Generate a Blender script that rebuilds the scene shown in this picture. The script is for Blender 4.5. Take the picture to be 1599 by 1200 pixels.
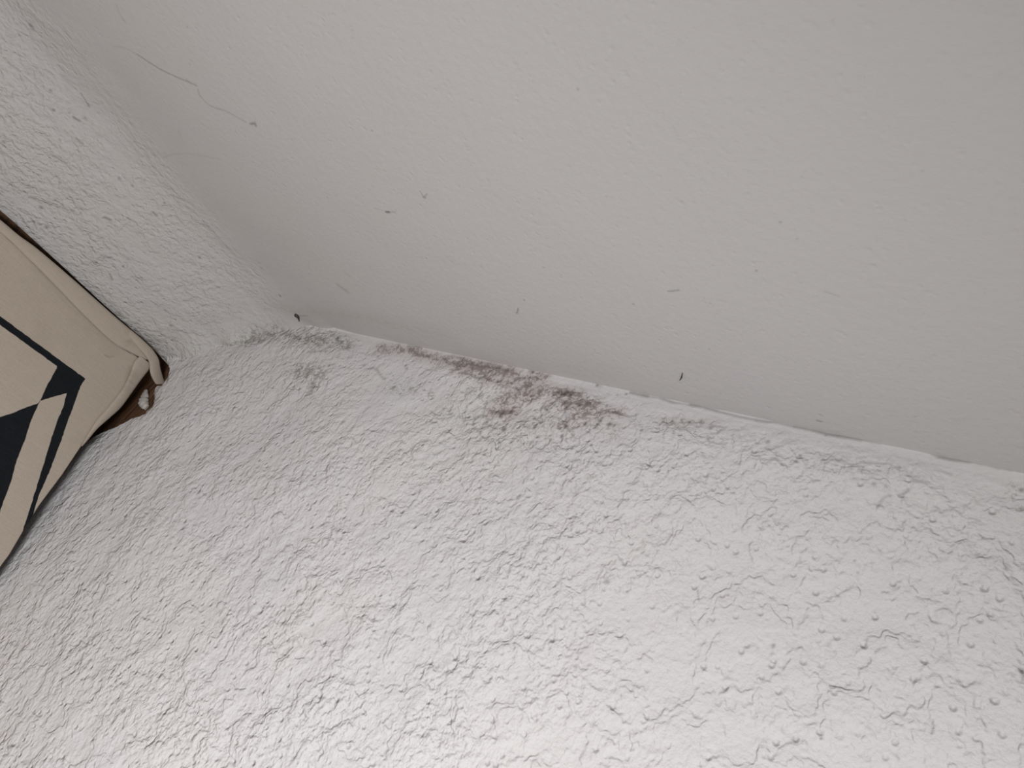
import bpy, bmesh, math, random
import numpy as np
from mathutils import Matrix, Vector

for o in list(bpy.data.objects):
    bpy.data.objects.remove(o)
scene = bpy.context.scene
COL = scene.collection
random.seed(7)
rng = np.random.default_rng(7)

# ------------------------------------------------------------------ camera
D = 0.6                       # camera to the textured wall
Z0 = 2.007                    # camera height above the floor
F = 1155.0                    # focal length in pixels of a 1599 px frame
AX = np.array([1351, 311, -1155.0]); AX /= np.linalg.norm(AX)   # world axes in (right, down, forward)
AY = np.array([731, 1113, 1155.0]); AY -= AX * AY.dot(AX); AY /= np.linalg.norm(AY)
AZ = np.cross(AX, AY)
CAM = np.array([0.0, -D, Z0])
cd = bpy.data.cameras.new('camera')
cam = bpy.data.objects.new('camera', cd)
COL.objects.link(cam)
cd.sensor_width = 36; cd.lens = F / 1599 * 36
cd.clip_start = 0.01
M = Matrix(((AX[0], -AX[1], -AX[2], CAM[0]),
            (AY[0], -AY[1], -AY[2], CAM[1]),
            (AZ[0], -AZ[1], -AZ[2], CAM[2]),
            (0, 0, 0, 1)))
cam.matrix_world = M
scene.camera = cam

# ------------------------------------------------------------------ light
scene.view_settings.view_transform = 'Standard'
scene.view_settings.look = 'None'
scene.view_settings.exposure = 0.0
scene.view_settings.gamma = 1.0
scene.view_settings.use_curve_mapping = False
w = bpy.data.worlds.new('world'); scene.world = w
w.use_nodes = True
w.node_tree.nodes['Background'].inputs[0].default_value = (1.0, 0.985, 0.97, 1)
w.node_tree.nodes['Background'].inputs[1].default_value = 0.07

def area(name, loc, target, size, power, col):
    l = bpy.data.lights.new(name, 'AREA'); l.shape = 'RECTANGLE'
    l.size, l.size_y = size; l.energy = power; l.color = col
    o = bpy.data.objects.new(name, l); COL.objects.link(o)
    o.location = loc
    o.rotation_euler = (Vector(target) - Vector(loc)).to_track_quat('-Z', 'Y').to_euler()
    return o
area('daylight_from_room_window', (0.11, -1.02, Z0 - 0.34), (-0.79, 0, Z0 - 1.10), (0.45, 0.45), 25.0, (1.0, 0.99, 0.985))

# ------------------------------------------------------------------ measures of the corner
H = Z0 + 0.655 * D            # ceiling
PX, PZ = -1.846 * D, H        # where ceiling turns into the sloped strip
QX, QZ = -2.278 * D, Z0 + 0.415 * D   # foot of the strip, above the blind

def ray(u, v):
    c = np.array([u - 799.5, v - 600.0, F])
    return np.array([AX.dot(c), AY.dot(c), AZ.dot(c)])
def hit(u, v, p0, n):
    r = ray(u, v); t = np.dot(np.array(p0) - CAM, n) / np.dot(r, n)
    return CAM + r * t, t
def on_wall(u, v):
    p, t = hit(u, v, (0, 0, 0), (0, 1, 0)); return (p[0], p[2]), t
SL = np.array([PX - QX, 0, PZ - QZ]); SL /= np.linalg.norm(SL)
SN = np.array([-SL[2], 0, SL[0]])
def on_top(u, v):             # ceiling or strip, whichever is met; plan coordinates
    p, t = hit(u, v, (0, 0, H), (0, 0, 1))
    if p[0] < PX:
        p, t = hit(u, v, (QX, 0, QZ), SN)
    return (p[0], p[1]), t

# ------------------------------------------------------------------ numpy noise
def vnoise(x, y, s, seed=0):
    g = np.random.default_rng(seed).random((256, 256))
    x = x * s + 1000.0; y = y * s + 1000.0
    xi = np.floor(x).astype(int); yi = np.floor(y).astype(int)
    fx = x - xi; fy = y - yi
    fx = fx * fx * (3 - 2 * fx); fy = fy * fy * (3 - 2 * fy)
    a = g[xi % 256, yi % 256]; b = g[(xi + 1) % 256, yi % 256]
    c = g[xi % 256, (yi + 1) % 256]; d = g[(xi + 1) % 256, (yi + 1) % 256]
    return (a * (1 - fx) + b * fx) * (1 - fy) + (c * (1 - fx) + d * fx) * fy - 0.5

def seg_dist(X, Y, a, b):
    ax, ay = a; bx, by = b
    dx, dy = bx - ax, by - ay; L = dx * dx + dy * dy + 1e-12
    t = np.clip(((X - ax) * dx + (Y - ay) * dy) / L, 0, 1)
    return np.hypot(X - ax - t * dx, Y - ay - t * dy)

def paint(attr, X, Y, pick, pts, r_px, strength, soft=0.6):
    """a mark of its own shape, laid on the surface as a chain of capsules"""
    pp = [pick(*p) for p in pts]
    if len(pp) == 1: pp = pp * 2
    for (a, ta), (b, tb) in zip(pp[:-1], pp[1:]):
        r = r_px * 0.5 * (ta + tb)
        m = (X > min(a[0], b[0]) - 3 * r) & (X < max(a[0], b[0]) + 3 * r) & (Y > min(a[1], b[1]) - 3 * r) & (Y < max(a[1], b[1]) + 3 * r)
        if not m.any(): continue
        d = seg_dist(X[m], Y[m], a, b) / r
        val = strength * np.clip((1 + soft - d) / (2 * soft), 0, 1)
        attr[m] = np.maximum(attr[m], val)

def poly_sdf(X, Y, P):
    P = [tuple(p) for p in P]
    d = np.full(X.shape, 1e9); inside = np.zeros(X.shape, bool)
    for i in range(len(P)):
        a, b = P[i], P[(i + 1) % len(P)]
        d = np.minimum(d, seg_dist(X, Y, a, b))
        c = ((a[1] > Y) != (b[1] > Y)) & (X < (b[0] - a[0]) * (Y - a[1]) / (b[1] - a[1] + 1e-15) + a[0])
        inside ^= c
    return np.where(inside, -d, d)

# ------------------------------------------------------------------ mesh helpers
def axis(lo, a, b, hi, fine, coarse):
    l = np.linspace(lo, a, max(2, int((a - lo) / coarse) + 1))[:-1] if lo < a else np.array([])
    m = np.linspace(a, b, int((b - a) / fine) + 1)
    r = np.linspace(b, hi, max(2, int((hi - b) / coarse) + 1))[1:] if hi > b else np.array([])
    return np.concatenate([l, m, r])

def grid_mesh(name, co, keep=None, flip=False, attrs=None, mat=None, parent=None):
    n, m = co.shape[:2]
    idx = np.arange(n * m).reshape(n, m)
    q = np.stack([idx[:-1, :-1], idx[1:, :-1], idx[1:, 1:], idx[:-1, 1:]], -1).reshape(-1, 4)
    if flip: q = q[:, ::-1]
    if keep is not None:
        k = keep.reshape(-1); q = q[k[q].all(1)]
    used = np.zeros(n * m, bool); used[q.ravel()] = True
    remap = np.cumsum(used) - 1
    q = remap[q]; v = co.reshape(-1, 3)[used]
    me = bpy.data.meshes.new(name)
    me.vertices.add(len(v)); me.vertices.foreach_set('co', v.astype(np.float32).ravel())
    me.loops.add(q.size); me.loops.foreach_set('vertex_index', q.astype(np.int32).ravel())
    me.polygons.add(len(q)); me.polygons.foreach_set('loop_start', np.arange(0, q.size, 4, dtype=np.int32))
    me.update(calc_edges=True)
    me.polygons.foreach_set('use_smooth', np.ones(len(q), bool))
    for k_, a in (attrs or {}).items():
        at = me.attributes.new(k_, 'FLOAT', 'POINT'); at.data.foreach_set('value', a.reshape(-1)[used].astype(np.float32))
    o = bpy.data.objects.new(name, me); COL.objects.link(o)
    if mat: me.materials.append(mat)
    if parent: o.parent = parent
    return o

def bm_obj(name, bm, mat, parent=None, smooth=True):
    bmesh.ops.recalc_face_normals(bm, faces=bm.faces)
    me = bpy.data.meshes.new(name); bm.to_mesh(me); bm.free()
    if smooth:
        for p in me.polygons: p.use_smooth = True
    o = bpy.data.objects.new(name, me); COL.objects.link(o)
    me.materials.append(mat)
    if parent: o.parent = parent
    return o

def tube(bm, pts, radii, seg=10, flat=1.0, up=(0, 0, 1), roll=0.0):
    pts = [Vector(p) for p in pts]; rings = []
    for i, p in enumerate(pts):
        t = (pts[min(i + 1, len(pts) - 1)] - pts[max(i - 1, 0)]).normalized()
        a = t.cross(Vector(up)).normalized(); b = t.cross(a).normalized()
        if roll:
            a, b = a * math.cos(roll) + b * math.sin(roll), b * math.cos(roll) - a * math.sin(roll)
        r = radii[i] if hasattr(radii, '__len__') else radii
        rings.append([bm.verts.new(p + a * math.cos(2 * math.pi * k / seg) * r + b * math.sin(2 * math.pi * k / seg) * r * flat) for k in range(seg)])
    for r0, r1 in zip(rings[:-1], rings[1:]):
        for k in range(seg):
            bm.faces.new((r0[k], r0[(k + 1) % seg], r1[(k + 1) % seg], r1[k]))
    bm.faces.new(rings[0]); bm.faces.new(rings[-1][::-1])

def box(bm, lo, hi):
    x0, y0, z0 = lo; x1, y1, z1 = hi
    v = [bm.verts.new(c) for c in ((x0, y0, z0), (x1, y0, z0), (x1, y1, z0), (x0, y1, z0), (x0, y0, z1), (x1, y0, z1), (x1, y1, z1), (x0, y1, z1))]
    for f in ((0, 3, 2, 1), (4, 5, 6, 7), (0, 1, 5, 4), (1, 2, 6, 5), (2, 3, 7, 6), (3, 0, 4, 7)):
        bm.faces.new([v[i] for i in f])

def smooth_path(pts, n=8):
    P = [np.array(p, float) for p in pts]; out = []
    for i in range(len(P) - 1):
        p0 = P[max(i - 1, 0)]; p1 = P[i]; p2 = P[i + 1]; p3 = P[min(i + 2, len(P) - 1)]
        for k in range(n):
            t = k / n
            out.append(0.5 * (2 * p1 + (p2 - p0) * t + (2 * p0 - 5 * p1 + 4 * p2 - p3) * t * t + (3 * p1 - p0 - 3 * p2 + p3) * t ** 3))
    out.append(P[-1]); return out

# ------------------------------------------------------------------ materials
class NT:
    def __init__(s, name):
        s.m = bpy.data.materials.new(name); s.m.use_nodes = True
        s.t = s.m.node_tree; s.b = s.t.nodes['Principled BSDF']
    def n(s, kind, **kw):
        x = s.t.nodes.new(kind)
        for k, v in kw.items():
            if k in x.bl_rna.properties: setattr(x, k, v)
            else: x.inputs[k].default_value = v
        return x
    def l(s, a, b): s.t.links.new(a, b)
    def math(s, op, a, b=None, c=None, clamp=False):
        x = s.t.nodes.new('ShaderNodeMath'); x.operation = op; x.use_clamp = clamp
        for i, v in enumerate((a, b, c)):
            if v is None: continue
            if isinstance(v, (int, float)): x.inputs[i].default_value = v
            else: s.l(v, x.inputs[i])
        return x.outputs[0]
    def noise(s, vec, scale, detail=2, rough=0.5, dist=0.0):
        x = s.n('ShaderNodeTexNoise'); s.l(vec, x.inputs['Vector'])
        x.inputs['Scale'].default_value = scale; x.inputs['Detail'].default_value = detail
        x.inputs['Roughness'].default_value = rough; x.inputs['Distortion'].default_value = dist
        return x
    def step(s, v, a, b, lo=0.0, hi=1.0):
        x = s.n('ShaderNodeMapRange'); x.interpolation_type = 'SMOOTHSTEP'
        s.l(v, x.inputs[0]); x.inputs[1].default_value = a; x.inputs[2].default_value = b
        x.inputs[3].default_value = lo; x.inputs[4].default_value = hi
        return x.outputs[0]
    def attr(s, name):
        x = s.n('ShaderNodeAttribute'); x.attribute_name = name; return x.outputs['Fac']
    def mix(s, fac, a, b):
        x = s.n('ShaderNodeMix'); x.data_type = 'RGBA'
        if isinstance(fac, (int, float)): x.inputs[0].default_value = fac
        else: s.l(fac, x.inputs[0])
        for i, v in ((6, a), (7, b)):
            if isinstance(v, tuple): x.inputs[i].default_value = v
            else: s.l(v, x.inputs[i])
        return x.outputs[2]
    def bump(s, h, dist, strength=1.0):
        x = s.n('ShaderNodeBump'); x.inputs['Distance'].default_value = dist
        x.inputs['Strength'].default_value = strength
        s.l(h, x.inputs['Height']); s.l(x.outputs[0], s.b.inputs['Normal']); return x

def plaster(name, base, rough_amt, use_attr):
    k = NT(name)
    pos = k.n('ShaderNodeTexCoord').outputs['Object']
    wn = k.noise(pos, 30, 2)
    wv = k.n('ShaderNodeVectorMath'); wv.operation = 'SCALE'; k.l(wn.outputs['Color'], wv.inputs[0]); wv.inputs['Scale'].default_value = 0.008
    wp = k.n('ShaderNodeVectorMath'); wp.operation = 'ADD'; k.l(pos, wp.inputs[0]); k.l(wv.outputs[0], wp.inputs[1])
    p = wp.outputs[0]
    n1 = k.noise(p, 26, 3, 0.55).outputs['Fac']
    n2 = k.noise(p, 95, 2, 0.55).outputs['Fac']
    n4 = k.noise(pos, 240, 2, 0.6).outputs['Fac']
    a1 = k.step(n1, 0.46, 0.51)                                 # trowelled plateaus with steep edges
    a1b = k.step(n1, 0.56, 0.60)
    a2 = k.math('MULTIPLY_ADD', k.step(n2, 0.36, 0.60), 0.45, k.math('MULTIPLY', n2, 2.2))                                  # rounded crumbs
    vo = k.n('ShaderNodeTexVoronoi'); k.l(pos, vo.inputs['Vector']); vo.inputs['Scale'].default_value = 84
    vc = k.n('ShaderNodeSeparateColor'); k.l(vo.outputs['Color'], vc.inputs[0])
    pit = k.math('MULTIPLY', k.step(vo.outputs['Distance'], 0.04, 0.30, 1.0, 0.0), k.step(vc.outputs[0], 0.2, 0.5))
    de = k.attr('dense')
    patch = k.math('MULTIPLY', k.step(k.noise(pos, 11, 2).outputs['Fac'], 0.35, 0.62, 0.35, 1.0), de)
    h = k.math('MULTIPLY', a1, 0.42)
    h = k.math('MULTIPLY_ADD', a1b, 0.30, h)
    h = k.math('MULTIPLY_ADD', k.math('MULTIPLY', a2, patch), 1.05, h)
    h = k.math('MULTIPLY_ADD', pit, -0.75, h)
    h = k.math('MULTIPLY_ADD', n1, 1.5, h)
    h = k.math('MULTIPLY_ADD', n4, 0.42, h)
    low = k.step(h, 1.0, 1.8, 1.0, 0.0)                        # hollows, where dust and mould sit
    edge = k.step(k.math('ABSOLUTE', k.math('SUBTRACT', n2, 0.49)), 0.0, 0.055, 1.0, 0.0)
    # smooth rolled paint
    vs = k.n('ShaderNodeTexVoronoi'); k.l(pos, vs.inputs['Vector']); vs.inputs['Scale'].default_value = 105
    dots = k.step(vs.outputs['Distance'], 0.0, 0.34, 1.0, 0.0)
    dn = k.step(k.noise(pos, 30, 2).outputs['Fac'], 0.42, 0.6)
    s1 = k.noise(pos, 120, 3, 0.55).outputs['Fac']
    hs = k.math('MULTIPLY_ADD', k.math('MULTIPLY', dots, dn), -0.13, k.math('MULTIPLY', s1, 0.26))
    if use_attr:
        ra = k.attr('rough')
        hh = k.math('MULTIPLY', h, ra)
        hh = k.math('MULTIPLY_ADD', hs, k.math('SUBTRACT', 1.0, k.math('MULTIPLY', ra, 0.7)), hh)
        hh = k.math('MULTIPLY_ADD', k.attr('ridge'), 0.5, hh)
    k.bump(hh, 0.0026 * rough_amt)
    # colour
    tone = k.noise(pos, 5, 3, 0.6).outputs['Fac']
    c = k.mix(k.step(tone, 0.35, 0.7), base, (base[0] * 1.0, base[1] * 1.0, base[2] * 1.02, 1))
    dust = k.math('MULTIPLY', k.math('MULTIPLY', k.step(k.noise(p, 170, 3, 0.7).outputs['Fac'], 0.60, 0.72), low), 0.22)
    c = k.mix(dust, c, (0.30, 0.29, 0.27, 1))
    mo = k.attr('mould')
    tint = k.math('MULTIPLY', mo, 0.58, clamp=True)
    c = k.mix(tint, c, (0.36, 0.285, 0.275, 1))
    mm = k.noise(p, 125, 4, 0.72).outputs['Fac']
    thr = k.math('MULTIPLY_ADD', mo, -0.27, 0.69)
    mask = k.math('MULTIPLY', k.step(k.math('SUBTRACT', mm, thr), 0.0, 0.07), k.step(mo, 0.02, 0.35))
    mask = k.math('MULTIPLY', mask, 0.60)
    c = k.mix(mask, c, (0.165, 0.125, 0.118, 1))
    ou = k.math('MULTIPLY', k.math('MULTIPLY', edge, k.step(mo, 0.05, 0.6)), 0.55)
    c = k.mix(ou, c, (0.17, 0.13, 0.12, 1))
    gy = k.attr('grey')
    gm = k.math('MULTIPLY', k.step(k.math('SUBTRACT', mm, k.math('MULTIPLY_ADD', gy, -0.27, 0.67)), 0.0, 0.08), k.step(gy, 0.02, 0.4))
    c = k.mix(k.math('MULTIPLY', gm, 0.52), c, (0.20, 0.19, 0.165, 1))
    c = k.mix(k.math('MULTIPLY', k.math('MULTIPLY', edge, gy), 0.5), c, (0.16, 0.15, 0.13, 1))
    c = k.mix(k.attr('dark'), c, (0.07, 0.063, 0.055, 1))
    k.l(c, k.b.inputs['Base Color'])
    k.b.inputs['Roughness'].default_value = 0.8
    k.b.inputs['Specular IOR Level'].default_value = 0.25
    return k.m
M_WALL = plaster('textured_wall_paint', (0.60, 0.584, 0.584, 1), 1.0, True)
M_CEIL = plaster('rolled_ceiling_paint', (0.515, 0.50, 0.488, 1), 1.0, True)

# ------------------------------------------------------------------ strip + ceiling profile
def top_height(X):
    """height of ceiling and sloped strip over x, with a soft bend between them"""
    k = (PZ - QZ) / (PX - QX)
    t = X - PX
    w_ = 0.10
    return H + k * np.minimum(t, 0) * 0 + k * (-(w_) * np.log1p(np.exp(-t / w_ * 4)) / 4)

# ---- marks on ceiling and strip (positions read off the photograph, laid on the surface)
def mark_top(X, Y):
    dark = np.zeros(X.shape); grey = np.zeros(X.shape); mould = np.zeros(X.shape); ridge = np.zeros(X.shape)
    def p(pts, r, s, soft=0.6, a=dark): paint(a, X, Y, on_top, pts, r, s * (.8 if pts[0][0] < 320 and len(pts) in (2, 3) else 1), soft)
    crack = [(176, 72), (195, 75), (215, 85), (232, 96), (250, 107), (262, 113), (275, 119), (292, 126), (308, 133)]
    p(crack[:3], 1.0, .2, 1); p(crack[2:6], 1.35, .5, .9); p(crack[5:], 1.25, .45, .9); p([(292, 125), (300, 129)], 1.4, .35)
    p([(310, 140), (312, 147), (318, 155), (327, 163), (337, 168), (349, 171), (360, 176), (372, 183), (385, 190)], 1.15, .32, 1)
    p([(310, 139), (311, 143)], 1.5, .3); p([(392, 193), (399, 192), (400, 196)], 2.0, .5); p([(399, 190), (401, 196)], 1.8, .35)
    p([(255, 246), (270, 241), (295, 240), (320, 244), (345, 249)], 1.2, .12, 1)
    p([(278, 203), (284, 218)], 1, .15, 1)
    p([(182, 8), (186, 20), (193, 32)], 2, .14, 1); p([(192, 30), (195, 34)], 2.2, .25)
    for q in ((293, 42, 1.6, .3), (300, 94, 2.5, .16), (297, 99, 2, .14), (581, 204, 1.7, .4), (849, 418, 1.5, .32), (819, 468, 1.7, .5),
              (1218, 348, 2, .42), (1181, 423, 1.8, .5), (989, 475, 1.6, .45), (1110, 473, 2, .22), (666, 403, 1.5, .3), (660, 403, 1.2, .2),
              (1429, 652, 1.8, .3), (1108, 545, 1.5, .35), (902, 140, 2.2, .3), (1300, 32, 2.5, .12), (1350, 120, 2, .1), (1440, 268, 2, .16),
              (1244, 374, 2.2, .18), (512, 308, 2, .16), (700, 402, 4, .08), (707, 408, 4, .07), (715, 460, 2, .14), (1100, 465, 1.5, .2),
              (53, 36, 4, .42), (56, 42, 3, .3), (36, 51, 2, .38), (81, 140, 2.6, .42), (85, 171, 2.2, .55), (34, 123, 3, .24), (136, 182, 2.5, .35),
              (94, 218, 2, .3), (7, 221, 3, .38), (63, 325, 3, .5), (94, 286, 2, .28), (187, 278, 2.6, .34), (208, 289, 2.2, .4), (230, 277, 2, .3),
              (125, 334, 2, .38), (260, 314, 2, .42), (269, 335, 1.6, .34), (312, 402, 2.2, .45), (405, 411, 2.2, .25), (408, 419, 2.4, .25),
              (439, 460, 2.2, .55), (445, 460, 2, .2), (193, 415, 1.4, .5), (269, 507, 2.4, .45), (200, 405, 2, .2), (150, 410, 2, .5), (72, 356, 2.6, .5),
              (291, 376, 2, .2), (250, 453, 2, .2), (335, 492, 2, .2), (51, 347, 2.2, .45), (20, 150, 2.5, .2), (110, 175, 2, .3)):
        k_ = .9
        p([(q[0], q[1])], q[2] * k_, min(.75, q[3] * 1.2), .8)
    p([(134, 140), (141, 152), (145, 160)], 1.3, .5, .8); p([(144, 158), (145, 161)], 2.1, .5)
    p([(117, 182), (126, 187)], 2, .6); p([(120, 216), (130, 224)], 1.8, .5); p([(80, 240), (92, 248), (104, 256)], 1.6, .35)
    p([(108, 115), (118, 128)], 3, .16, 1); p([(240, 330), (246, 336)], 2, .5); p([(163, 340), (172, 344)], 2, .55)
    p([(172, 428), (176, 436)], 1.6, .5); p([(212, 431), (223, 437)], 1.3, .4); p([(162, 402), (174, 402)], 1.8, .45)
    p([(585, 325), (596, 328), (606, 331)], .9, .22, 1); p([(603, 331), (608, 331)], 1.9, .75); p([(608, 331), (618, 331)], 1.2, .3)
    p([(656, 299), (662, 308), (667, 303)], 1.4, .32); p([(661, 308), (664, 309)], 1.9, .45)
    p([(808, 489), (810, 481)], 1.2, .5); p([(807, 488)], 2, .4)
    p([(1044, 455), (1060, 453)], 1.5, .38, .8); p([(1288, 456), (1302, 461), (1310, 464)], 1.5, .2, .9)
    p([(528, 446), (542, 456)], 3.5, .24, .9); p([(538, 427), (546, 431)], 2.6, .1, 1)
    p([(1276, 657), (1283, 659)], 1.7, .45); p([(1280, 648), (1284, 649)], 1.2, .25); p([(470, 490), (482, 491)], 1.3, .25)
    p([(1480, 655), (1520, 656)], 1, .12, 1); p([(1390, 650), (1425, 653)], 1, .12, 1)
    # soft greyish mould in the corner, plus strip shadow painted grey along the crease
    def g(pts, r, s): paint(grey, X, Y, on_top, pts, r, s, 1.0)
    g([(380, 526), (450, 506)], 15, .9); g([(440, 505), (435, 490)], 12, .35); g([(330, 540), (380, 530)], 8, .35)
    g([(180, 490), (215, 520), (245, 545)], 9, .8); g([(90, 410), (130, 450), (180, 490)], 6, .5); g([(60, 120), (110, 180), (140, 230)], 22, .25)
    g([(480, 498), (700, 545)], 4, .12)
    paint(mould, X, Y, on_top, [(440, 480), (560, 495), (700, 527)], 18, .22, 1.0)
    # faint trowel line where the rough strip meets the smooth ceiling
    for off, s in ((0, 1), (9, .5)):
        paint(ridge, X, Y, on_top, [(150 + off, 130), (208 + off, 205), (276 + off, 293), (358 + off, 381), (400 + off, 430)], 4.0, .35 * s, 1)
    return dark, grey, mould, ridge

def rough_top(X, Y):
    pts = [on_top(*q)[0] for q in ((60, 0), (130, 60), (200, 165), (290, 280), (375, 380), (430, 450), (470, 515))]
    # signed side of the polyline: left = rough
    d = np.full(X.shape, 1e9)
    for a, b in zip(pts[:-1], pts[1:]):
        d = np.minimum(d, seg_dist(X, Y, a, b))
    ys = np.array([q[1] for q in pts]); xs = np.array([q[0] for q in pts]); o_ = np.argsort(ys)
    xb = np.interp(Y, ys[o_], xs[o_])
    sd = np.where(X < xb, d, -d)
    return np.clip((sd + 0.02) / 0.06, 0, 1)

def surf(X, Y):
    und = (vnoise(X, Y, 7, 3) * 0.004 + vnoise(X, Y, 18, 4) * 0.0016) * np.clip(-Y / 0.05, 0, 1)
    Zt = top_height(X) + und * (1 - 0.55 * np.clip((X - PX) * 4, 0, 1))
    return Zt - 0.020 * np.exp(Y / 0.035) * np.clip((-0.98 - X) / 0.2, 0, 1) * np.clip((X + 1.372) / 0.07, 0, 1) * (1 + vnoise(X, Y, 25, 5))

def make_top(name, x0, xa, xb, x1, kind_mat, fine=0.00125):
    xs = axis(x0, xa, xb, x1, fine, 0.03); ys = axis(-2.2, -0.62, 0.012, 0.012, fine, 0.04)
    X, Y = np.meshgrid(xs, ys, indexing='ij')
    Zt = surf(X, Y)
    dark, grey, mould, ridge = mark_top(X, Y)
    ra = rough_top(X, Y) * 0.62 * (0.55 + 0.45 * np.clip((PX - 0.02 - X) / 0.15, 0, 1))
    ra = ra + 0.0
    co = np.stack([X, Y, Zt], -1)
    return grid_mesh(name, co, flip=True, mat=kind_mat,
                     attrs=dict(dark=dark, grey=grey, mould=mould, ridge=ridge, rough=ra, dense=np.ones(X.shape)))
XS = PX + 0.0
ceiling = make_top('ceiling', XS, XS, 0.12, 1.6, M_CEIL)
wall_left = make_top('wall_left', QX + 0.004, QX + 0.004, XS, XS, M_CEIL)
ceiling['kind'] = 'structure'; wall_left['kind'] = 'structure'

# ------------------------------------------------------------------ textured wall
xs = axis(-2.2, -1.46, 0.12, 1.6, 0.00125, 0.03)
zs = axis(Z0 - 1.9, Z0 - 0.36, H + 0.01, H + 0.01, 0.00125, 0.04)
X, Z = np.meshgrid(xs, zs, indexing='ij')
T = top_height(X)
t = np.maximum(T - Z, 0)                          # distance below the ceiling line
r = 0.0004 + 0.0176 * np.clip((-0.93 - X) / 0.22, 0, 1) ** 1
r = r * (1 + 0.5 * vnoise(X, Z * 0, 14, 9))
q = np.clip(r - t, 0, None)
Yw = -(r - np.sqrt(np.clip(r * r - q * q, 0, None))) - 0.0
# wavy hand-laid bead of filler under the ceiling line
bead = 0.0005 * np.exp(-((t - 0.013 - 0.004 * vnoise(X, Z * 0, 11, 21)) / 0.006) ** 2) * np.clip((X + 1.1) / 0.15, 0, 1)
Yw = Yw - bead * (0.7 + vnoise(X, Z, 40, 22))
Yw = Yw + vnoise(X, Z, 5, 11) * 0.010 * np.clip(t / 0.05, 0, 1) + vnoise(X, Z, 16, 12) * 0.0028 * np.clip(t / 0.03, 0, 1)
dark = np.zeros(X.shape); grey = np.zeros(X.shape); mould = np.zeros(X.shape); ridge = np.zeros(X.shape)
def p(pts, r_, s, soft=0.6, a=dark): paint(a, X, Z, on_wall, pts, r_, s, soft)
# the broken dark line under the ceiling
line = [(985, 612, .8, .25), (1003, 616, 2.4, .6), (1012, 618, 1.3, .35), (1030, 620, 1.2, .25), (1052, 628, 1.8, .5), (1062, 629, .8, .12), (1078, 631, 1.6, .45), (1095, 634, 1.8, .5),
        (1120, 641, 1.2, .34), (1150, 649, 1.4, .38), (1180, 655, 1.4, .3), (1197, 658, 2.2, .45), (1210, 658, 1, .3), (1240, 665, 1.6, .45), (1270, 671, 1.7, .45),
        (1292, 677, 2.0, .5), (1320, 681, 2.1, .5), (1345, 685, 2.0, .5), (1375, 690, 1.4, .35), (1420, 698, 1.2, .3), (1450, 705, 1.3, .35),
        (1466, 712, 1.9, .5), (1490, 717, 2.0, .5), (1515, 720, 1.7, .5), (1530, 724, .8, .15), (1545, 726, 1.9, .45), (1560, 730, 1.2, .3), (1580, 734, 1.2, .3)]
for a, b in zip(line[:-1], line[1:]):
    p([(a[0], a[1] + 1.4), (b[0], b[1] + 1.4)], (a[2] + b[2]) / 2 * 1.6, (a[3] + b[3]) / 2 * 1.2, .9)
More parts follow.
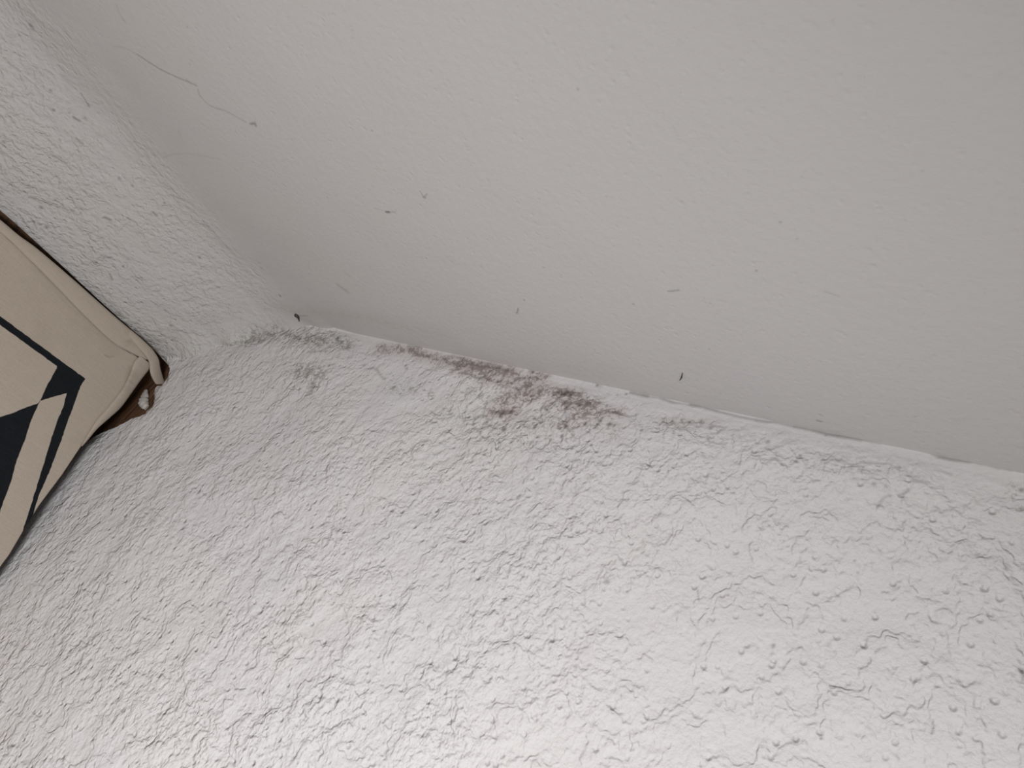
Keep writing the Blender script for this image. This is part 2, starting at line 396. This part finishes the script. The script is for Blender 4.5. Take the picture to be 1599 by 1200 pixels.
# separate spots on the wall
for q_ in ((528, 530, 5, .5), (521, 524, 3, .4), (534, 535, 3, .4), (545, 540, 3, .4), (540, 525, 2.5, .3), (470, 531, 2.2, .45), (515, 572, 2.4, .55), (503, 542, 4, .25),
           (490, 549, 3, .25), (504, 644, 2, .3), (482, 657, 2, .45), (404, 719, 2.2, .6), (747, 674, 2, .5), (785, 669, 3.6, .65), (758, 656, 2.5, .55),
           (783, 643, 4.5, .5), (795, 641, 3, .5), (799, 634, 2, .5), (832, 581, 3, .65), (828, 580, 4, .35), (933, 602, 3, .55), (937, 602, 5, .2), (964, 617, 1.5, .4),
           (978, 616, 2.3, .5), (938, 660, 3, .7), (934, 665, 2.5, .7), (953, 666, 4, .6), (961, 667, 2.6, .6), (883, 614, 6, .6), (873, 612, 4, .5), (893, 616, 5, .5),
           (885, 668, 4, .6), (880, 662, 3, .5), (835, 667, 4, .45), (834, 653, 3, .4), (915, 663, 3, .5), (866, 633, 2.5, .5), (948, 634, 2.3, .5), (797, 690, 2.3, .4),
           (795, 690, 2, .35), (838, 691, 2, .5), (878, 684, 2.6, .45), (840, 683, 3, .35), (815, 706, 2, .35), (884, 690, 1.8, .3), (895, 681, 1.6, .3), (755, 708, 2.4, .35),
           (925, 698, 2, .4), (991, 665, 1.6, .45), (950, 535, 0, 0), (820, 730, 2, .3), (683, 748, 2, .35), (632, 570, 2.4, .5), (589, 556, 1.8, .5), (568, 570, 2.5, .35),
           (634, 575, 2, .3), (1003, 675, 2.5, .5), (1036, 660, 1.8, .5), (1050, 660, 1.8, .5), (1065, 657, 2.2, .55), (1078, 661, 2.2, .4), (1095, 659, 2.5, .3), (1110, 671, 2.6, .45),
           (1124, 667, 2, .35), (1145, 680, 1.8, .35), (1200, 692, 3, .45), (1250, 714, 2.4, .5), (1245, 723, 1.8, .5), (1222, 727, 1.8, .4), (1066, 715, 1.6, .3), (1053, 676, 1.5, .4),
           (1331, 728, 3.5, .3), (1365, 757, 3, .4), (1383, 760, 2, .35), (1405, 731, 2.5, .3), (1290, 680, 2.6, .5), (1299, 679, 2.2, .5), (1571, 887, 3.5, .35), (1595, 765, 3.5, .5),
           (1595, 792, 2.4, .4), (1135, 927, 2, .4), (1282, 1153, 2.2, .55), (1455, 1145, 2.2, .5), (1457, 1133, 1.6, .45), (1334, 874, 1.8, .45), (1339, 892, 1.6, .35), (1206, 1006, 3, .3),
           (1100, 900, 1.8, .5), (287, 827, 2, .5), (275, 735, 2.2, .45), (18, 1166, 3.2, .65), (13, 1168, 2.2, .45), (948, 909, 4, .4), (983, 884, 2, .15), (1293, 1004, 3, .25),
           (548, 857, 1.4, .4), (725, 873, 1.4, .4), (613, 1035, 1.8, .45), (583, 818, 1.6, .35), (684, 1002, 1.8, .3), (890, 987, 1.6, .3), (212, 740, 2, .3), (208, 690, 2, .35)):
    if q_[3]: p([(q_[0], q_[1])], q_[2] * .95, min(.8, q_[3] * 1.25), .8)
p([(568, 577), (580, 573), (588, 577), (595, 587), (600, 591)], 2, .3, .9)
p([(484, 552), (505, 551), (517, 543), (524, 538)], 2.2, .28, .9)
p([(610, 530), (625, 534), (645, 538), (655, 542)], 1.8, .4, .9); p([(638, 541), (648, 541)], 3.4, .3, .9)
p([(692, 561), (705, 556), (722, 560), (735, 567), (752, 571), (775, 573), (797, 580)], 2.6, .38, 1); p([(750, 566), (775, 570)], 2.4, .4, .9)
p([(720, 581), (732, 584), (742, 589), (750, 591), (756, 588)], 1.9, .5, .9)
p([(660, 556), (676, 557)], 2.2, .28, 1); p([(802, 591), (816, 590)], 1.9, .42, .9); p([(820, 590), (838, 589), (846, 588)], 2.2, .3, 1)
p([(846, 637), (858, 633), (868, 628), (874, 622), (884, 632), (884, 650), (887, 662)], 2.2, .36, 1)
p([(905, 634), (920, 630)], 2.6, .42, .9); p([(938, 650), (950, 645), (962, 645), (975, 650), (985, 653), (995, 650)], 1.9, .42, .9); p([(930, 671), (936, 663), (941, 655)], 2.0, .5, .9)
p([(722, 654), (735, 651), (745, 645), (758, 646)], 1.4, .3, .9); p([(690, 646), (680, 655), (672, 668)], 1.2, .2, .9)
p([(1105, 683), (1108, 692), (1120, 695), (1134, 696)], 1.5, .42, .9); p([(1108, 668), (1122, 667), (1133, 669)], 1.5, .32, .9)
p([(1284, 726), (1298, 720), (1312, 719), (1330, 728), (1345, 724), (1375, 725), (1392, 726)], 1.7, .3, 1); p([(1415, 744), (1440, 755), (1455, 757)], 1.6, .22, 1)
p([(1370, 792), (1380, 778), (1390, 774)], 1.9, .3, 1); p([(1407, 774), (1418, 767)], 2.2, .36, 1); p([(1460, 735), (1485, 741)], 1.9, .24, 1)
p([(1290, 864), (1312, 877)], 1, .28, .9); p([(1088, 920), (1090, 936)], 1, .5, .9); p([(1456, 1125), (1458, 1140)], 1.2, .5, .9)
p([(578, 819), (592, 817)], 1, .3, .9); p([(655, 500), (655, 500)], 0.1, 0)
p([(1596, 1045), (1597, 1062)], 2.4, .4, .9); p([(914, 920), (914, 950)], 1.1, .22, .9)
rust = [(38, 1194), (42, 1191)]
p(rust, 3, .3, 1)
def g(pts, r_, s, a=grey): paint(a, X, Z, on_wall, pts, r_, s, 1.0)
g([(385, 533), (425, 526)], 15, 1.0); g([(430, 522), (480, 532)], 13, .8); g([(480, 528), (545, 540)], 13, .9); g([(480, 550), (515, 548)], 8, .5)
g([(470, 578), (500, 588)], 15, 1.0); g([(485, 598), (490, 608)], 11, .9); g([(455, 630), (505, 640)], 12, .25); g([(390, 568), (430, 566)], 6, .35)
g([(560, 550), (590, 545)], 8, .35); g([(610, 605), (670, 615)], 12, .65); g([(690, 640), (760, 660)], 16, .6); g([(735, 605), (760, 625)], 12, .7); g([(770, 690), (900, 690)], 26, .5)
g([(820, 660), (960, 680)], 14, .45); g([(560, 640), (640, 700)], 20, .14); g([(1000, 665), (1150, 690)], 16, .4); g([(1180, 700), (1260, 725)], 16, .3)
g([(1290, 725), (1420, 740)], 16, .35); g([(1380, 760), (1420, 770)], 14, .25); g([(780, 740), (900, 740)], 26, .2); g([(990, 740), (1300, 790)], 40, .13)
g([(1580, 760), (1599, 790)], 10, .5); g([(940, 905), (985, 910)], 16, .35); g([(1190, 960), (1290, 1010)], 25, .14); g([(1010, 850), (1060, 880)], 18, .22)
g([(360, 520), (400, 540)], 10, .35); g([(300, 548), (360, 540)], 6, .3); g([(1460, 1110), (1460, 1180)], 10, .2); g([(1480, 1060), (1599, 1070)], 12, .16)
g([(120, 700), (155, 690)], 8, .35); g([(245, 600), (245, 640)], 4, .6)
def mm(pts, r_, s): paint(mould, X, Z, on_wall, pts, r_, s, 0.9)
mm([(593, 544), (650, 547)], 9, .75); mm([(650, 552), (720, 570)], 9, .8); mm([(715, 570), (800, 582)], 13, 1.0); mm([(755, 590), (790, 598)], 9, .7)
mm([(800, 592), (840, 592)], 10, .7); mm([(820, 602), (825, 615)], 15, .9); mm([(765, 640), (800, 640)], 11, 1.0); mm([(785, 622), (840, 610)], 16, .85)
mm([(865, 612), (905, 620)], 10, .95); mm([(885, 630), (925, 635)], 13, .95); mm([(900, 650), (965, 645)], 12, .75); mm([(875, 665), (900, 665)], 8, .65)
mm([(835, 582), (855, 588)], 6, .7); mm([(855, 630), (850, 640)], 9, .5); mm([(480, 535), (505, 538)], 9, .4); mm([(395, 520), (415, 520)], 8, .3)
mm([(790, 650), (960, 675)], 20, .28); mm([(1035, 660), (1120, 662)], 8, .4); mm([(1130, 935), (1150, 925)], 10, .10); mm([(900, 1020), (920, 1030)], 12, .12)
ra = 1.0 * np.clip((t - 0.004) / 0.03 + np.clip((-0.93 - X) / 0.1, 0, 1), 0.15, 1)
ra = ra * (0.86 + 0.3 * vnoise(X, Z, 3.2, 31))
fill = poly_sdf(X, Z, [on_wall(*q_)[0] for q_ in ((560, 545), (600, 560), (650, 590), (640, 660), (600, 700), (560, 640))])
ra *= 0.6 + 0.4 * np.clip((fill + 0.03) / 0.08, 0, 1)
dense = np.clip(0.72 - 0.30 * np.clip((X + 0.55) / 0.40, 0, 1) + 0.5 * vnoise(X, Z, 5, 51), 0.15, 1.3)
# ragged gap at the window corner where the plaster has broken away
gap_px = [(266, 552), (259, 566), (262, 578), (258, 590), (250, 600), (241, 600), (237, 612), (239, 626), (236, 636), (229, 641), (226, 646),
          (205, 652), (186, 662), (170, 669), (150, 678), (120, 700), (60, 780), (0, 875), (-60, 960), (-300, 1100), (-300, 500), (200, 500)]
gap = [on_wall(*q_)[0] for q_ in gap_px]
sd = poly_sdf(X, Z, gap) + vnoise(X, Z, 180, 41) * 0.003
keep = sd > 0
edge_in = np.clip(1 - sd / 0.004, 0, 1)
Yw = Yw + 0.003 * edge_in * (keep)
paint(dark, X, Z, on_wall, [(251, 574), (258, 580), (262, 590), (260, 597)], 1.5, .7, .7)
paint(dark, X, Z, on_wall, [(237, 602), (240, 614), (241, 628), (238, 638), (230, 645)], 1.8, .75, .8)  # shadow of the plaster thickness at the gap edge, painted as a dark line
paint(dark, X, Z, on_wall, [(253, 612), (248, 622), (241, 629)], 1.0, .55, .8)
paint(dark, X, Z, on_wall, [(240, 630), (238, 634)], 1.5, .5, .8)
co = np.stack([X, Yw, Z], -1)
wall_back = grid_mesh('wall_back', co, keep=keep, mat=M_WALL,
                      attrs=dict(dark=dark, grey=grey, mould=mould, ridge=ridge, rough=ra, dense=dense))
wall_back['kind'] = 'structure'

# ------------------------------------------------------------------ brown wooden window frame behind the blind
kw = NT('old_brown_wood')
pos = kw.n('ShaderNodeTexCoord').outputs['Object']
mp = kw.n('ShaderNodeMapping'); kw.l(pos, mp.inputs[0]); mp.inputs['Scale'].default_value = (60, 60, 9)
wn = kw.noise(mp.outputs[0], 1.5, 4, 0.6).outputs['Fac']
c = kw.mix(kw.step(wn, 0.3, 0.7), (0.055, 0.026, 0.012, 1), (0.17, 0.085, 0.04, 1))
kw.l(c, kw.b.inputs['Base Color']); kw.b.inputs['Roughness'].default_value = 0.7
kw.bump(wn, 0.001)
M_WOOD = kw.m
XF = QX - 0.030               # face of the frame
bm = bmesh.new()
box(bm, (XF - 0.05, -0.08, Z0 - 0.72), (XF, 0.06, QZ + 0.03))
box(bm, (XF - 0.05, -1.02, Z0 - 0.72), (XF, -0.95, QZ + 0.03))
box(bm, (XF - 0.05, -0.95, QZ - 0.05), (XF, -0.08, QZ + 0.03))
box(bm, (XF - 0.05, -0.95, Z0 - 0.72), (XF, -0.08, Z0 - 0.66))
box(bm, (QX - 0.045, 0.018, Z0 - 0.72), (QX + 0.20, 0.055, QZ + 0.03))     # lining board seen through the gap
bmesh.ops.bevel(bm, geom=bm.edges[:], offset=0.002, segments=2, affect='EDGES')
win = bm_obj('window_1', bm, M_WOOD, smooth=False); win['kind'] = 'structure'
gl = NT('window_glass'); gl.b.inputs['Transmission Weight'].default_value = 1; gl.b.inputs['Roughness'].default_value = 0.02
bm = bmesh.new(); box(bm, (XF - 0.028, -0.96, Z0 - 0.67), (XF - 0.022, -0.07, QZ - 0.04))
bm_obj('glass_pane', bm, gl.m, win, smooth=False)
# wall around and under the window
bm = bmesh.new()
box(bm, (QX - 0.10, -2.2, Z0 - 1.9), (QX - 0.012, -1.02, QZ + 0.02))
box(bm, (QX - 0.10, -1.02, Z0 - 1.9), (QX - 0.012, 0.10, Z0 - 0.72))
box(bm, (QX - 0.10, -2.2, QZ + 0.03), (QX - 0.012, 0.10, QZ + 0.12))
pl = NT('plain_white_plaster'); pl.b.inputs['Base Color'].default_value = (0.78, 0.77, 0.76, 1)
pn = pl.noise(pl.n('ShaderNodeTexCoord').outputs['Object'], 60, 3).outputs['Fac']; pl.bump(pn, 0.001)
ws = bm_obj('wall_left_window_side', bm, pl.m, wall_left, smooth=False)
ws.name = 'window_surround'

# ------------------------------------------------------------------ the patterned blind
def fabric_mat(name, with_pattern):
    k = NT(name)
    pos = k.n('ShaderNodeTexCoord').outputs['Object']
    m1 = k.n('ShaderNodeMapping'); k.l(pos, m1.inputs[0]); m1.inputs['Scale'].default_value = (900, 900, 40)
    m2 = k.n('ShaderNodeMapping'); k.l(pos, m2.inputs[0]); m2.inputs['Scale'].default_value = (40, 40, 900)
    a = k.noise(m1.outputs[0], 1, 1).outputs['Fac']; b = k.noise(m2.outputs[0], 1, 1).outputs['Fac']
    weave = k.math('ADD', a, b)
    soft = k.noise(pos, 14, 3).outputs['Fac']
    tone = k.step(k.math('MULTIPLY', weave, 0.5), 0.3, 0.7)
    base = k.mix(tone, (0.395, 0.337, 0.28, 1), (0.435, 0.372, 0.31, 1))
    base = k.mix(k.math('MULTIPLY', k.step(soft, 0.5, 0.75), 0.12), base, (0.26, 0.215, 0.175, 1))
    st = k.attr('stain')
    base = k.mix(st, base, (0.13, 0.10, 0.065, 1))
    if with_pattern:
        ink = k.mix(tone, (0.005, 0.007, 0.009, 1), (0.010, 0.012, 0.015, 1))
        base = k.mix(k.step(k.attr('ink'), -0.0005, 0.0005, 1.0, 0.0), base, ink)
    k.l(base, k.b.inputs['Base Color'])
    k.b.inputs['Roughness'].default_value = 0.9; k.b.inputs['Specular IOR Level'].default_value = 0.15
    k.b.inputs['Sheen Weight'].default_value = 0.05
    k.bump(weave, 0.0004)
    return k.m
M_FAB = fabric_mat('printed_cotton', True)
M_HEM = fabric_mat('plain_cotton_hem', False)

blind = bpy.data.objects.new('window_blind', None); COL.objects.link(blind)
blind['label'] = 'beige cotton blind with black geometric print, hanging over the window in the corner'
blind['category'] = 'blind'
blind.location = (QX, -0.02, QZ)
bpy.context.view_layer.update()
BI = blind.matrix_world.inverted()

def bulge(z):                 # how far the cloth stands into the room, growing downwards
    s = np.clip((QZ - z) / D, 0, 3)
    return 0.012 + 0.30 * D * (s / 0.75) ** 1.25 * 0.80 * np.exp(-0.25 * np.clip(s - 0.75, 0, 3))
def cloth_x(y, z):
    fold = 0.004 * np.sin((y * 7.0 + z * 3.0)) + 0.0025 * np.sin(y * 19 - z * 8)
    top = np.clip((QZ - z) / 0.05, 0, 1)
    return QX + bulge(z) + fold * top
def on_cloth(u, v):
    r_ = ray(u, v); x = QX + 0.02
    for _ in range(40):
        t_ = (x - CAM[0]) / r_[0]; pnt = CAM + r_ * t_
        x = 0.5 * x + 0.5 * float(cloth_x(pnt[1], pnt[2]))
    t_ = (x - CAM[0]) / r_[0]; pnt = CAM + r_ * t_
    return (pnt[1], pnt[2]), t_
def cp(u, v): return np.array(on_cloth(u, v)[0])
# outline of the cloth: right side edge and top fold
side_px = [(214, 560), (206, 578), (192, 608), (172, 634), (152, 657), (136, 683), (124, 700), (96, 742), (60, 790), (34, 832), (14, 866), (0, 885)]
side = [cp(*q_) for q_ in side_px]
top_px = [(212, 557), (176, 535), (138, 500), (100, 461), (40, 400), (6, 368)]
topl = [cp(*q_) for q_ in top_px]
sz = np.array([s[1] for s in side])[::-1]; sy = np.array([s[0] for s in side])[::-1]
dz_ext = sz[0] - 0.5
sz = np.concatenate([[dz_ext], sz]); sy = np.concatenate([[min(sy[0], -0.01)], sy])
ty = np.array([s[0] for s in topl]); tz = np.array([s[1] for s in topl]); oo = np.argsort(ty); ty = ty[oo]; tz = tz[oo]
YL = -0.97
ty = np.concatenate([[YL], ty]); tz = np.concatenate([[tz[0] + 0.0], tz])
ZB = Z0 - 0.62
NU, NV = 700, 760
uu = np.linspace(0, 1, NU) ; vv = np.linspace(0, 1, NV)
U, V = np.meshgrid(uu, vv, indexing='ij')
# each column runs from the side/top boundary; map: y between left and the side edge at that height
Zc = QZ - 0.0 - V * (QZ - ZB)
Yr = np.minimum(np.interp(Zc, sz, sy), -0.006)
Yc = YL + (Yr - YL) * U
Zc2 = np.minimum(Zc, np.interp(Yc, ty, tz))
Xc = cloth_x(Yc, Zc2)
# ink
y0l = lambda u, v: cp(u, v)
L1a, L1b = cp(133, 592), cp(0, 494)
L2a, L2b = cp(88, 572), cp(0, 508)
extA = L1b + (L1b - L1a) / abs(L1b[0] - L1a[0]) * (abs(YL - L1b[0]) - 0.0)
extB = L2b + (L1b - L1a) / abs(L1b[0] - L1a[0]) * (abs(YL - L2b[0]) - 0.0)
inkA = [L1a] + [cp(*q_) for q_ in ((125, 604), (116, 630), (108, 651), (103, 664), (96, 686), (88, 706), (77, 736), (60, 774), (54, 794), (48, 814), (38, 834))]
inkA += [cp(*q_) for q_ in ((34, 836), (37, 822), (48, 788), (57, 759), (66, 730), (80, 684), (88, 660), (98, 636), (104, 614), (62, 626.5), (74, 600), (88, 576))]
inkA += [L2a, L2b, extB, extA, L1b]
inkB = [cp(*q_) for q_ in ((62, 626.5), (54, 644), (46, 662), (39, 686), (25, 720), (16, 754), (6, 780), (0, 798), (-12, 840))]
mB = cp(-12, 840); tB = cp(0, 652)
inkB += [np.array([mB[0] - 0.12, mB[1] + 0.01]), np.array([tB[0] - 0.14, tB[1] - 0.06]), tB, cp(20, 645), cp(40, 637), cp(59, 630)]
ink = np.minimum(poly_sdf(Yc, Zc2, inkA), poly_sdf(Yc, Zc2, inkB)) + vnoise(Yc, Zc2, 220, 61) * 0.0009
# same motif again further along the cloth, out of the frame to the left
ink = np.minimum(ink, poly_sdf(Yc, Zc2, [np.array([-0.46 - (q_[0] - 0.0), q_[1]]) for q_ in inkB]))
stain = np.zeros(Yc.shape)
def on_cl(u, v): return on_cloth(u, v)
for pts, r_, s in ([[(164, 555), (170, 558)], 1.5, .32], [[(170, 558), (176, 557)], 1.3, .28], [[(203, 575), (198, 596)], 3, .22], [[(38, 386)], 2, .3],
                   [[(60, 420), (110, 480), (180, 545)], 10, .10], [[(135, 510), (150, 520)], 6, .12]):
    paint(stain, Yc, Zc2, on_cl, pts, r_, s, 1)
def local(co): return co - np.array([QX, -0.02, QZ])
panel = grid_mesh('fabric_panel', local(np.stack([Xc, Yc, Zc2], -1)), flip=True, attrs=dict(ink=ink, stain=stain), mat=M_FAB, parent=blind)
sol = panel.modifiers.new('thickness', 'SOLIDIFY'); sol.thickness = 0.0012; sol.offset = 1

def loft(name, rows, mat, parent, stains=()):
    """rows: list of cross-section point lists (same length), closed cross-sections"""
    bm = bmesh.new()
    R = [[bm.verts.new(Vector(p) - Vector((QX, -0.02, QZ))) for p in row] for row in rows]
    n = len(R[0])
    for a, b in zip(R[:-1], R[1:]):
        for k in range(n): bm.faces.new((a[k], a[(k + 1) % n], b[(k + 1) % n], b[k]))
    bm.faces.new(R[0]); bm.faces.new(R[-1][::-1])
    o = bm_obj(name, bm, mat, parent)
    at = o.data.attributes.new('stain', 'FLOAT', 'POINT')
    vals = []
    for v_ in o.data.vertices:
        s = 0
        for (c_, r_, a_) in stains:
            dd = (v_.co + Vector((QX, -0.02, QZ)) - Vector(c_)).length / r_
            s = max(s, a_ * max(0, 1.4 - dd) / 1.4)
        vals.append(s)
    at.data.foreach_set('value', vals)
    return o

def hem_rows(outer, inner, puff, n=90):
    """a folded hem between two pixel-read edges given as 3D point lists"""
    O = smooth_path(outer, 12); I = smooth_path(inner, 12)
    def resample(P):
        P = np.array(P); d_ = np.r_[0, np.cumsum(np.linalg.norm(np.diff(P, axis=0), axis=1))]
        s = np.linspace(0, d_[-1], n); return np.stack([np.interp(s, d_, P[:, k]) for k in range(3)], -1)
    O, I = resample(O), resample(I); rows = []
    for a, b in zip(O, I):
        mid = (a + b) / 2; h = (b - a) / 2
        nrm = np.array([1.0, 0, 0]); row = []
        L = np.linalg.norm(h)
        th = min(puff, L * 0.9)
        for k in range(16):
            ang = 2 * math.pi * k / 16
            cs, sn = math.cos(ang), math.sin(ang)
            bulgex = np.sign(sn) * abs(sn) ** 0.7 * th * (1.0 if sn > 0 else 0.5)
            row.append(mid + h * (np.sign(cs) * abs(cs) ** 0.8) + nrm * bulgex)
        rows.append(row)
    return rows
def on_x(u, v, x):
    r_ = ray(u, v); return CAM + r_ * ((x - CAM[0]) / r_[0])
def hx(u, v, lift):            # point lifted off the cloth surface along x
    (y, z), _ = on_cloth(u, v); return on_x(u, v, float(cloth_x(y, z)) + lift)
# top hem
o_px = [(-100, 262), (0, 343), (30, 368), (60, 390), (115, 437), (170, 486), (205, 516), (224, 533), (238, 545), (244, 556)]
i_px = [(-100, 281), (6, 368), (22, 383), (40, 400), (70, 430), (100, 461), (138, 500), (176, 535), (200, 549), (226, 562)]
O = [hx(*q_, 0.002) for q_ in o_px]; I = [hx(*q_, 0.003) for q_ in i_px]
dO = O[0] - O[2]; dI = I[0] - I[3]
k1 = (O[0][1] - YL) / abs(dO[1]); k2 = (I[0][1] - YL) / abs(dI[1])
O = [O[0] + np.array([0, -(O[0][1] - YL), 0])] + [O[0] + np.array([0, -(O[0][1] - YL) / 2, 0])] + O
I = [I[0] + np.array([0, -(I[0][1] - YL), 0])] + [I[0] + np.array([0, -(I[0][1] - YL) / 2, 0])] + I
loft('top_hem', hem_rows(O, I, 0.0050, 220), M_HEM, blind, [(hx(200, 535, .005), .006, .5), (hx(208, 540, .005), .006, .2), (hx(240, 566, .005), .004, .4)])
# side hem
o_px = [(236, 570), (233, 577), (221, 592), (205, 614), (188, 637), (170, 653), (152, 669), (138, 686), (129, 696)]
i_px = [(218, 556), (209, 566), (203, 583), (191, 607), (172, 632), (152, 655), (140, 674), (132, 688), (127, 697)]
O = [hx(*q_, 0.001) for q_ in o_px]; I = [hx(*q_, 0.004) for q_ in i_px]
loft('side_hem', hem_rows(O, I, 0.0055, 120), M_HEM, blind, [(hx(203, 596, .006), .006, .42), (hx(207, 586, .006), .009, .25), (hx(196, 604, .006), .01, .2)])
# loose twisted end of the top hem sticking out past the corner
o_px = [(204, 515), (222, 530), (238, 546), (247, 560), (250, 574), (254, 588), (258, 599)]
i_px = [(198, 522), (211, 538), (225, 554), (233, 567), (234, 580), (237, 590), (243, 600)]
lo_ = [0.001, 0.005, 0.008, 0.007, 0.006, 0.005, 0.004]
O = [hx(*q_, lo_[i]) for i, q_ in enumerate(o_px)]; I = [hx(*q_, lo_[i] + .002) for i, q_ in enumerate(i_px)]
loft('corner_tab', hem_rows(O, I, 0.005, 60), M_HEM, blind, [(hx(240, 567, .009), .003, .6), (hx(236, 590, .006), .006, .12)])

# ------------------------------------------------------------------ crumbs and threads
def simple(name, col, rough=0.8):
    k = NT(name)
    nz = k.noise(k.n('ShaderNodeTexCoord').outputs['Object'], 400, 2).outputs['Fac']
    k.l(k.mix(nz, tuple(c_ * 0.7 for c_ in col[:3]) + (1,), tuple(min(1, c_ * 1.3) for c_ in col[:3]) + (1,)), k.b.inputs['Base Color'])
    k.b.inputs['Roughness'].default_value = rough; return k.m
M_BR = simple('dark_bristle', (0.05, 0.045, 0.04)); M_PC = simple('plaster_crumb', (0.50, 0.47, 0.44))

def top3(u, v, drop):
    (x, y), _ = on_top(u, v); return np.array([x, y, float(surf(np.array(x), np.array(y))) - drop])
bm = bmesh.new()
pts = smooth_path([top3(*q_, dr) for q_, dr in (((1061.5, 594), .0005), ((1064, 590), .0012), ((1065.5, 586), .0014), ((1066, 582), .0006))], 5)
tube(bm, pts, [0.0002 + 0.00045 * math.sin(math.pi * (i + 1) / (len(pts) + 1)) for i in range(len(pts))], 8, up=(1, 0, 0))
o = bm_obj('brush_bristle', bm, M_BR)
o['label'] = 'short dark bristle stuck to the smooth ceiling just above the wall, right of the mould'; o['category'] = 'bristle'

bm = bmesh.new()
pts = smooth_path([top3(*q_, .0012) for q_ in ((464, 487), (468, 489), (470, 492), (472, 497))], 5)
rr = [0.0009, 0.0018, 0.0026, 0.0032, 0.0033, 0.0032, 0.0029, 0.0027, 0.0025, 0.0022, 0.0019, 0.0015, 0.0012, 0.0009, 0.0006, 0.0004]
tube(bm, pts, [r_ * 1.15 for r_ in rr[:len(pts)]], 9, up=(1, 0, 0), flat=.7)
o = bm_obj('debris_speck', bm, M_BR)
o['label'] = 'black crumb of debris on the ceiling where it meets both walls'; o['category'] = 'debris'

def crumb(name, pts_px, y, radii, label, mat=M_PC):
    bm = bmesh.new()
    base = []
    for q_ in pts_px:
        p_, _ = hit(*q_, (0, y, 0), (0, 1, 0)); base.append(p_)
    P_ = smooth_path(base, 5)
    R_ = np.interp(np.linspace(0, 1, len(P_)), np.linspace(0, 1, len(radii)), radii)
    tube(bm, P_, R_, 12, up=(0, 1, 0), flat=.7)
    bmesh.ops.subdivide_edges(bm, edges=bm.edges[:], cuts=1)
    for v_ in bm.verts:
        v_.co += Vector([float(vnoise(np.array(v_.co.x + v_.co.y), np.array(v_.co.z + k * 3.1), 300, 70 + k)) * 0.0028 for k in range(3)])
    o_ = bm_obj(name, bm, mat)
    o_['label'] = label; o_['category'] = 'plaster'
    return o_
crumb('plaster_flake', [(229, 609), (226, 620), (224, 629), (228, 636)], 0.014, [.003, .0085, .010, .006], 'pale plaster flake clinging to the brown wood inside the gap below the blind corner')
print('BUILD OK', sum(len(o.data.vertices) for o in bpy.data.objects if o.type == 'MESH'))
